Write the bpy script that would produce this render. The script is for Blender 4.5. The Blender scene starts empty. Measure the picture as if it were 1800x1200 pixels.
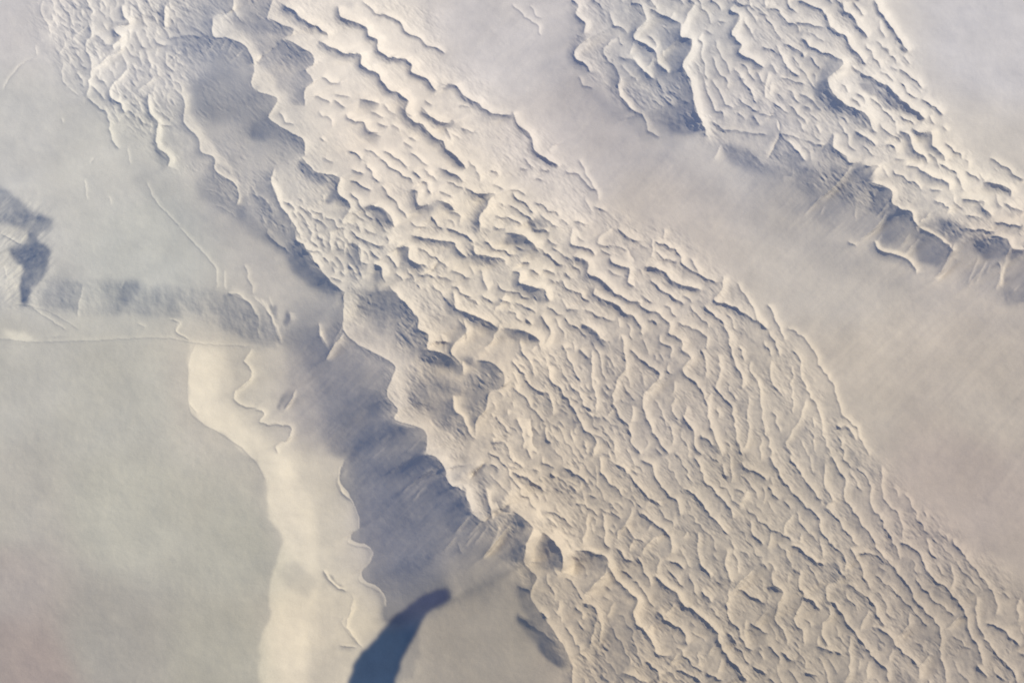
import bpy, math
import numpy as np

# ------------------------------------------------------------------ camera, sky, sun, exposure
# One unit is about ten metres.  An aircraft window view, looking steeply down, over desert dunes.
F = 3359.0                      # focal length in photo pixels (photo 1800 x 1200)
TILT = math.radians(32)         # from straight down
DIST = 3359.0
CAM = np.array([0.0, -DIST*math.sin(TILT), DIST*math.cos(TILT)])
scn = bpy.context.scene
cam = bpy.data.cameras.new('camera'); cam_o = bpy.data.objects.new('camera', cam)
scn.collection.objects.link(cam_o); scn.camera = cam_o
cam.sensor_fit = 'HORIZONTAL'; cam.sensor_width = 36; cam.lens = 36*F/1800
cam.clip_start = 10; cam.clip_end = 60000
cam_o.location = CAM; cam_o.rotation_euler = (TILT, 0, 0)

SUN_EL = math.radians(31)
SUN_AZ = math.radians(28)       # measured from +x (image right) towards +y (image up)
w = bpy.data.worlds.new('World'); scn.world = w; w.use_nodes = True
nt = w.node_tree; bg = nt.nodes['Background']
sky = nt.nodes.new('ShaderNodeTexSky'); sky.sky_type = 'NISHITA'; sky.sun_disc = False
sky.sun_elevation = SUN_EL; sky.sun_rotation = math.pi/2 - SUN_AZ
sky.altitude = 1000; sky.dust_density = 1.0; sky.air_density = 1.0; sky.ozone_density = 4.0
tint = nt.nodes.new('ShaderNodeVectorMath'); tint.operation = 'MULTIPLY'; tint.inputs[1].default_value = (1.03, .89, .93)
nt.links.new(sky.outputs[0], tint.inputs[0]); nt.links.new(tint.outputs[0], bg.inputs[0]); bg.inputs[1].default_value = 0.11
sl = bpy.data.lights.new('sun', 'SUN'); sl.energy = 3.3; sl.angle = math.radians(0.6)
sl.color = (1.0, 0.92, 0.68)
so = bpy.data.objects.new('sun', sl); scn.collection.objects.link(so)
so.rotation_euler = (0, math.pi/2 - SUN_EL, SUN_AZ)
so.location = (0, 0, 3000)
vs = scn.view_settings
vs.view_transform = 'Standard'; vs.look = 'None'; vs.gamma = 1; vs.exposure = 0.56
vs.use_curve_mapping = False

# ------------------------------------------------------------------ grid of the land
STEP = 1.35
u_in = np.arange(-110, 1910, STEP); v_in = np.arange(-110, 1310, STEP)
NU, NV = len(u_in), len(v_in)
U, V = np.meshgrid(u_in, v_in)

def ix(a): return (a - u_in[0])/STEP
def iy(a): return (a - v_in[0])/STEP

def value_noise(x, y, seed):
    xi = np.floor(x).astype(np.int64); yi = np.floor(y).astype(np.int64)
    fx = x - xi; fy = y - yi
    fx = fx*fx*fx*(fx*(fx*6-15)+10); fy = fy*fy*fy*(fy*(fy*6-15)+10)
    def h(a, b):
        n = (a*374761393 + b*668265263 + seed*1442695041) & 0xffffffff
        n = ((n ^ (n >> 13))*1274126177) & 0xffffffff
        return ((n ^ (n >> 16)) & 0xffff)/65535.0
    a = h(xi, yi); b = h(xi+1, yi); c = h(xi, yi+1); d = h(xi+1, yi+1)
    return (a*(1-fx)+b*fx)*(1-fy) + (c*(1-fx)+d*fx)*fy
def fbm(x, y, seed, octv=4, gain=.5):
    s = 0; a = 1; t = 0
    for k in range(octv):
        s = s + a*value_noise(x*2**k + 17.3*k, y*2**k - 9.1*k, seed+k); t += a; a *= gain
    return s/t*2 - 1
def blur(a, r):
    # separable gaussian, radius in grid cells
    n = int(3*r)+1; k = np.exp(-.5*(np.arange(-n, n+1)/r)**2); k /= k.sum()
    p = np.pad(a, n, mode='edge'); out = 0
    for i, kk in enumerate(k): out = out + kk*p[i:i+a.shape[0], :]
    res = 0
    for i, kk in enumerate(k): res = res + kk*out[:, i:i+a.shape[1]]
    return res
def sstep(a, b, x):
    t = np.clip((x-a)/float(b-a), 0, 1); return t*t*(3-2*t)
def inside(poly, X=None, Y=None):
    X = U if X is None else X; Y = V if Y is None else Y
    r = np.zeros(X.shape, bool); n = len(poly)
    for i in range(n):
        x1, y1 = poly[i][:2]; x2, y2 = poly[(i+1) % n][:2]
        if y1 == y2: continue
        c = ((y1 > Y) != (y2 > Y)) & (X < (x2-x1)*(Y-y1)/(y2-y1)+x1)
        r ^= c
    return r

def P(s):
    return [tuple(float(q) for q in t.split(',')) for t in s.split()]

def catmull(pts, d=4.0):
    p = np.array(pts, float)
    p = np.vstack([2*p[0]-p[1], p, 2*p[-1]-p[-2]]); out = []
    for i in range(1, len(p)-2):
        n = max(1, int(np.hypot(*(p[i+1]-p[i])[:2])/d)); t = (np.arange(n)/n)[:, None]
        out.append(.5*((2*p[i]) + (-p[i-1]+p[i+1])*t + (2*p[i-1]-5*p[i]+4*p[i+1]-p[i+2])*t*t + (-p[i-1]+3*p[i]-3*p[i+1]+p[i+2])*t**3))
    out.append(p[-2][None]); return np.vstack(out)


# ------------------------------------------------------------------ how steeply each stretch faces the sun
# The relief is recovered from slopes: 1 = level ground, above 1 = tilted to the sun, towards 0 = tilted away.
# A patch: steepness code, softness of its border in photo pixels, outline
PATCHES = '''
0.97 40 60,-60 300,-60 420,60 430,120 330,140 300,220 330,330 200,230 130,150 60,60
1.10 40 430,-60 720,-60 950,200 1080,370 1280,480 1500,760 1850,1060 1850,1260 1000,1260 930,1000 830,900 740,750 690,650 600,580 540,430 480,300 540,240 480,170
0.95 40 900,640 1100,560 1300,560 1500,780 1850,1100 1850,1260 1010,1260 960,1060 980,900
1.30 26 470,-60 650,-60 800,110 930,215 1050,360 960,450 840,400 700,330 620,290 560,270 545,180 550,100 500,40
1.12 26 640,400 950,400 1010,560 900,640 860,560
0.86 24 970,-60 1240,-60 1250,120 1330,200 1460,240 1540,320 1450,330 1240,245 1130,215 1060,160 1010,110
1.26 24 1500,20 1560,-60 1620,130 1675,240 1720,290 1850,340 1850,420 1700,375 1600,300 1540,225 1490,120
1.30 8 1457,143 1478,122 1500,130 1542,182 1562,222 1530,217 1510,192 1475,174
0.80 26 960,60 1030,170 1120,240 1240,300 1340,340 1460,410 1600,480 1850,580 1850,620 1600,530 1400,450 1230,350 1080,270 980,180
0.62 14 1300,270 1400,300 1500,320 1560,345 1600,380 1700,408 1850,450 1850,560 1750,520 1650,475 1550,432 1430,390 1340,340
0.45 10 1350,285 1440,300 1500,300 1500,340 1440,380 1370,350
0.22 5 1487,315 1505,290 1532,300 1538,325 1515,335 1480,352
0.20 5 1532,340 1566,338 1570,362 1600,378 1590,395 1550,388 1525,365
0.30 6 1600,395 1640,402 1672,420 1668,445 1630,452 1605,435
0.12 5 1712,420 1770,418 1776,440 1740,452 1710,442
0.18 6 1762,462 1800,445 1850,450 1850,530 1800,525 1770,535 1775,500
0.35 9 1140,215 1165,190 1200,178 1222,190 1238,215 1215,232 1170,236
0.60 12 1050,95 1090,120 1140,200 1190,250 1150,235 1080,175
0.42 6 1270,258 1300,260 1342,280 1350,300 1320,305 1285,288
0.30 5 1434,152 1456,140 1464,166 1490,187 1470,196 1440,187
0.60 12 1180,100 1205,120 1220,165 1200,180 1160,160 1130,140
0.55 7 300,66 370,60 425,70 436,92 400,92 360,86 320,92
0.75 10 330,60 440,90 445,130 400,120 340,110
0.62 14 345,128 380,116 430,104 445,125 442,150 482,180 477,215 532,245 515,288 440,290 400,270 360,240 335,200 330,165
0.36 11 335,166 350,143 400,138 440,150 452,180 425,200 380,216 350,200
0.12 6 444,207 470,195 477,212 503,237 470,248 448,238
0.75 7 450,60 490,72 540,85 552,105 530,125 510,165 480,165 455,140 445,110
0.62 8 380,-20 470,-20 480,10 470,40 460,60 400,60 380,30
0.80 12 262,165 315,170 325,215 350,262 375,280 376,305 340,300 300,270 272,230
0.50 9 342,314 375,302 414,322 428,345 452,382 482,420 466,430 420,398 380,378 350,348
0.80 24 200,235 260,300 340,360 420,400 500,470 560,520 530,535 440,450 330,390 240,330
0.55 9 450,325 482,300 487,345 500,375 535,428 520,440 470,400 440,370
0.13 7 502,424 530,430 562,470 585,500 597,516 562,511 530,492 505,456
0.62 18 515,530 602,520 606,585 560,605 505,590
0.36 13 505,572 545,570 566,600 550,645 520,632 500,600
0.25 6 566,596 602,572 602,600 588,625 570,640
0.37 9 512,600 600,598 640,610 692,641 690,668 681,693 700,721 697,743 742,753 750,768 748,798 785,828 789,853 817,869 831,901 870,940 880,985 800,985 793,1040 750,1062 690,1082 676,1062 673,1040 638,1006 654,982 650,963 620,946 630,923 620,880 611,815 580,800 545,747 510,705 508,650
0.27 22 560,690 640,672 690,700 692,770 640,800 590,760
0.05 13 612,800 640,745 680,708 700,722 697,746 740,756 750,770 748,798 785,830 790,856 765,852 720,832 665,842 625,832
0.10 6 690,722 697,744 742,754 750,770 748,798 725,800 700,770
0.03 7 752,868 788,851 817,869 831,901 802,930 765,918 748,893
0.24 20 640,850 760,850 800,930 720,1000 660,1000 640,940
0.13 3 489,718 500,692 516,683 508,702 494,720
0.12 4 630,905 645,903 648,926 632,932
0.15 4 656,958 668,958 668,985 656,985
0.08 7 684,1066 700,1038 740,1030 785,1034 789,1050 762,1066 720,1082 690,1092
0.20 8 678,1020 700,1010 700,1050 680,1060
0.30 7 880,938 900,905 935,930 926,960 921,990 890,986 868,980
0.55 10 830,905 875,905 890,940 860,985 800,975 800,940
0.84 22 815,1005 920,1000 960,1080 1000,1160 1000,1260 742,1260 752,1110 800,1060
0.70 4 712,1110 736,1100 738,1150 728,1190 690,1215 700,1160
0.55 10 895,1020 925,1032 965,1090 990,1130 1004,1168 960,1135 920,1085
0.13 4 925,1106 950,1115 968,1118 990,1136 1006,1174 985,1172 950,1147
0.15 3 903,1077 935,1095 955,1115 940,1112 912,1092
0.62 5 935,957 950,937 972,943 990,985 976,1002 940,1000
0.22 4 962,942 980,952 990,984 976,986 962,975
0.58 8 1015,972 1060,975 1062,1000 1030,1012 1010,1000
0.66 14 1080,1055 1112,1070 1112,1140 1092,1260 1058,1260 1062,1120
0.40 11 625,512 660,505 695,522 708,535 700,552 660,552 632,545
0.75 8 645,555 700,545 733,560 735,580 700,600 665,590
0.35 6 715,585 745,583 752,605 750,628 725,622 712,605
0.28 6 745,612 775,627 805,638 812,655 780,650 748,640
0.22 4 790,620 830,630 836,645 800,640
0.75 10 720,680 790,680 800,705 740,712 705,700
0.55 9 830,655 865,640 884,655 884,676 862,690 835,690
0.75 8 825,690 855,700 852,725 830,740 815,720
0.45 6 795,735 815,735 830,762 818,768 795,752
0.12 3 823,745 842,738 840,752 826,755
1.44 13 345,600 395,606 402,650 395,700 425,742 475,772 525,802 548,850 568,930 562,1000 560,1080 535,1260 440,1260 460,1100 460,1000 480,952 465,880 440,840 390,790 340,742 320,712 325,640
1.16 8 540,800 608,812 600,850 620,880 630,922 618,946 650,962 654,983 636,1006 673,1042 676,1068 664,1110 640,1142 612,1200 560,1260 560,1100 565,950 545,850
0.98 3 -60,592 335,604 332,640 330,690 331,712 350,738 372,752 400,768 425,795 452,812 466,842 473,880 477,910 490,935 500,952 490,970 480,1000 473,1040 475,1090 462,1110 455,1150 452,1260 -60,1260
0.72 7 88,486 150,492 260,500 385,512 440,530 482,562 500,600 460,608 370,562 260,554 140,552 70,540
0.46 14 380,522 430,530 470,560 496,603 452,605 400,577 370,552
0.42 7 214,502 236,490 252,500 234,524 204,553 207,522
0.64 9 92,505 134,492 144,508 143,525 132,538 100,530
0.92 8 146,495 175,490 185,520 175,550 140,552 142,530
0.30 6 -60,300 0,332 16,338 50,368 90,385 84,405 60,405 30,398 0,392 -60,380
0.10 4 62,380 88,388 80,405 62,420 72,430 88,440 88,465 78,488 64,505 52,530 45,537 38,530 33,505 40,470 30,462 12,440 34,432 46,424 55,400
1.10 4 -60,470 10,465 38,468 34,500 38,530 20,520 -60,500
1.40 5 8,578 40,580 62,596 30,599 10,590
@ 3 400 352
0.28 4 530,680 560,650 615,640 605,690 580,730 545,765
0.68 12 700,540 860,500 1000,600 1000,680 930,760 880,740 720,680
0.36 10 700,540 740,490 800,465 880,480 930,530 920,560 850,620 760,610 710,590
0.45 7 930,740 1000,680 1055,700 1040,770 1000,830 940,800
0.20 4 1030,790 1110,820 1130,790 1165,830 1230,865 1225,890 1050,860 1000,850
0.75 13 950,880 1100,890 1180,960 1100,1060 960,1020
0.58 9 1240,960 1330,860 1440,890 1450,970 1370,1010 1350,1080 1250,1080 1220,1000
0.42 6 1090,1140 1180,1090 1230,1140 1230,1190 1120,1190
0.55 5 1450,670 1560,680 1630,740 1600,760 1480,720
0.80 8 1010,540 1100,580 1230,660 1250,700 1100,640 1010,590
0.45 6 1210,550 1300,600 1400,640 1420,680 1360,670 1250,620
0.38 4 1450,220 1500,180 1560,190 1620,240 1540,230 1480,240
0.38 4 880,240 930,250 955,290 960,340 920,330 910,280
0.45 5 640,230 690,270 710,320 700,350 640,320
0.45 5 1290,280 1340,290 1430,310 1440,340 1360,330
0.50 4 760,340 800,360 815,410 790,420
0.42 5 730,60 800,70 870,120 860,150 820,110
0.30 4 1280,110 1310,90 1340,150 1300,170
0.45 4 960,190 1060,200 1200,240 1190,255 1050,220
0.50 4 1600,110 1650,90 1700,130 1650,160 1600,150
0.45 6 1540,450 1600,440 1700,500 1690,540 1600,500
0.30 5 40,40 100,40 110,90 60,100
0.42 7 130,120 250,200 330,280 400,280 420,310 330,300 200,220
1.32 6 620,500 680,520 640,640 700,720 630,680 615,560
1.35 7 880,870 940,900 920,1000 880,1080 840,1000
1.32 7 1370,1000 1440,1000 1330,1150 1320,1080
1.42 5 840,190 1150,60 1180,80 900,210
1.38 6 1640,400 1600,330 1640,300 1700,420 1680,460
1.30 6 960,220 1100,300 1020,330 960,300
1.35 6 1130,360 1220,290 1250,330 1140,390
@ 3 0 0
0.38 9 1000,480 1050,430 1200,350 1340,400 1330,470 1460,520 1420,620 1250,650 1060,590
0.72 10 1060,660 1300,700 1590,740 1440,880 1440,960 1250,950 1140,880
0.10 5 1310,690 1360,640 1440,610 1490,670 1400,740 1330,735
0.32 5 1570,850 1620,880 1740,930 1700,960 1600,930
0.22 3 1700,1060 1790,970 1790,1040 1740,1080
0.60 4 830,780 890,830 870,880 820,840
0.50 6 1360,50 1400,50 1410,100 1540,160 1540,190 1400,180 1360,130
0.55 8 1380,240 1490,215 1640,290 1650,350 1500,330 1390,330
0.48 4 1120,190 1260,210 1290,250 1150,260
0.60 5 960,250 1080,200 1120,260 960,290
1.22 4 1330,440 1340,360 1300,270 1450,420 1480,510 1380,480
1.20 4 960,490 1000,500 985,560 1060,680 1150,800 1240,920 1130,850 1040,720 975,640
1.15 6 620,200 650,260 560,320 480,380 470,360 560,280
1.12 6 880,20 960,0 1000,40 880,140
1.18 7 1130,90 1220,110 1300,190 1130,180
@ 2 900 0
0.35 4 1190,590 1240,570 1270,600 1200,660 1150,700 1110,680
0.28 4 1260,660 1330,670 1340,710 1400,740 1410,770 1350,850 1290,850 1300,760 1250,740
0.26 4 1410,860 1450,810 1540,870 1500,940 1430,920
0.28 4 1480,770 1530,770 1600,800 1560,850 1500,810
0.08 4 1630,880 1660,840 1740,840 1730,890 1650,910
0.08 4 1730,960 1760,890 1800,880 1900,900 1900,1050 1800,1060 1740,1040
0.45 6 1060,640 1080,660 1040,720 1000,730 960,700
0.38 5 760,520 840,530 890,570 900,600 840,590 780,560
0.45 5 930,540 990,530 1020,580 1090,590 1060,620 980,600
0.75 12 800,590 1000,640 1040,740 900,700
0.25 5 560,440 600,380 640,385 665,430 640,460 550,475
0.50 6 480,400 560,370 600,400 500,440
0.55 5 370,190 470,240 560,330 600,340 520,330 440,270
0.50 3 1210,280 1260,290 1340,340 1430,400 1400,410 1300,370 1230,310
0.62 10 230,270 300,330 420,400 500,500 620,550 480,500 350,420 250,330
0.30 4 1070,290 1110,280 1130,330 1160,360 1120,370 1070,340
@ 1 0 0
0.10 6 676,1070 690,1046 720,1034 750,1026 785,1032 790,1050 766,1064 735,1074 700,1092 680,1094
0.12 4 676,1015 690,1012 692,1045 678,1050
0.50 8 735,668 800,672 812,690 800,720 770,735 735,720 720,690
1.34 8 694,640 710,640 716,700 705,725 690,700 684,680
1.36 7 755,760 790,790 800,830 788,822 770,800 752,785
0.45 6 763,735 790,722 815,735 820,755 800,765 775,752
1.30 6 700,745 735,735 760,745 750,752 720,748
0.60 8 845,870 880,862 905,850 880,895 850,905
0.24 14 640,940 700,900 780,930 800,975 770,1010 792,1050 740,1080 680,1095 676,1050 640,1005 655,970
0.60 18 765,935 850,955 900,1000 865,1055 800,1040 775,990
1.14 9 515,812 545,830 575,900 590,960 570,950 545,880 525,845
1.15 9 540,1070 560,1110 575,1200 545,1200 540,1130
1.16 7 395,640 405,690 400,715 388,690
1.10 6 480,1000 520,985 560,1020 540,1050 500,1030
0.86 7 452,830 462,870 470,910 476,935 462,930 448,880
0.80 15 505,612 530,620 545,700 575,780 560,800 535,755 508,700
0.40 3 471,536 488,536 485,559 475,552
0.25 3 505,542 513,553 502,573 497,563
0.50 2 568,1004 580,1012 590,1025 608,1038 600,1041 582,1029 572,1015
0.72 10 880,1057 910,1072 962,1155 1000,1181 925,1125
0.35 2 910,1024 932,1035 929,1042 914,1033
0.15 2 910,1076 936,1087 959,1110 970,1125 962,1129 940,1106 917,1091
0.10 3 947,1134 970,1115 989,1138 1002,1170 974,1164 955,1151
1.42 5 884,896 902,859 944,855 962,892 985,930 1000,975 989,1005 978,960 962,932 936,919 910,900
0.34 5 872,975 887,926 917,907 936,930 921,960 917,986 887,975
0.10 4 899,962 930,932 925,985 908,984
0.18 3 976,949 987,967 987,994 964,1003 961,975
0.55 4 1012,975 1035,968 1060,978 1055,995 1030,1000 1010,1000
0.60 5 836,838 850,830 866,845 858,862 842,858
0.42 8 780,960 830,935 870,950 850,985 790,985
0.30 5 905,1020 935,1050 960,1085 985,1125 1002,1165 970,1130 935,1085 910,1050
'''
Bt = np.ones((NV, NU)); frm = [1, 0, 0]
w1 = 4.0*fbm(U/14, V/14, 201, 4) + 6.0*fbm(U/42, V/42, 205, 2); w2 = 4.0*fbm(U/14, V/14, 203, 4) + 6.0*fbm(U/42, V/42, 207, 2)
for ln in PATCHES.strip().splitlines():
    f = ln.split()
    if f[0] == '@': frm = [float(q) for q in f[1:4]]; continue
    b_, r_ = float(f[0]), float(f[1]); po = [(a/frm[0]+frm[1], b/frm[0]+frm[2]) for a, b in P(' '.join(f[2:]))]
    xs = [a[0] for a in po]; ys = [a[1] for a in po]; pad = 3*r_+12
    i0, i1 = max(0, int(ix(min(xs)-pad))), min(NU, int(ix(max(xs)+pad))+1); j0, j1 = max(0, int(iy(min(ys)-pad))), min(NV, int(iy(max(ys)+pad))+1)
    k_ = 1 if r_ < 12 else 1.8
    m = inside(po, U[j0:j1, i0:i1]+k_*w1[j0:j1, i0:i1], V[j0:j1, i0:i1]+k_*w2[j0:j1, i0:i1]).astype(float)
    m = blur(m, r_/STEP*.75)
    Bt[j0:j1, i0:i1] = Bt[j0:j1, i0:i1]*(1-m)+b_*m
# ------------------------------------------------------------------ regions of the land
FIELD = P('60,-200 700,-200 790,95 930,205 1060,365 1180,398 1275,478 1400,600 1520,770 1600,870 1740,980 1950,1150 1950,1400 990,1400 1003,1180 955,1095 925,1040 905,1000 830,905 780,840 745,800 745,765 690,745 675,700 685,650 600,600 595,525 530,440 430,380 300,290 200,220 130,150 60,60')
FARFIELD = P('1000,-200 1530,-200 1560,20 1620,110 1670,220 1720,280 1950,360 1950,520 1760,440 1600,400 1450,340 1330,290 1240,245 1130,215 1060,160 1010,110')
SHADE = P('600,600 690,650 680,700 700,745 750,770 790,850 830,905 930,950 920,1000 880,1000 800,1000 700,990 640,930 610,830 530,740 510,650 540,590')
SHADE2 = P('1240,240 1450,330 1530,310 1620,380 1950,470 1950,560 1700,520 1560,470 1400,400 1280,320')
BENCH = P('335,605 440,610 430,690 470,745 540,790 610,815 600,850 630,925 650,965 640,1005 675,1045 670,1110 640,1145 600,1400 440,1400 470,1100 475,1000 498,952 475,900 468,840 400,770 330,712')
SWPLAIN = P('-2000,590 335,605 330,712 400,770 468,840 475,900 498,952 475,1000 470,1100 440,1400 440,3000 -2000,3000')
NWPLAIN = P('-2000,-2000 60,-2000 60,60 130,150 200,220 300,300 430,390 530,450 560,520 520,590 450,605 335,605 -2000,590')
def soft(poly, r):
    m = inside(poly).astype(float); return blur(m[::4, ::4], r/STEP/4) if False else blur(m, r/STEP)
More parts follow.
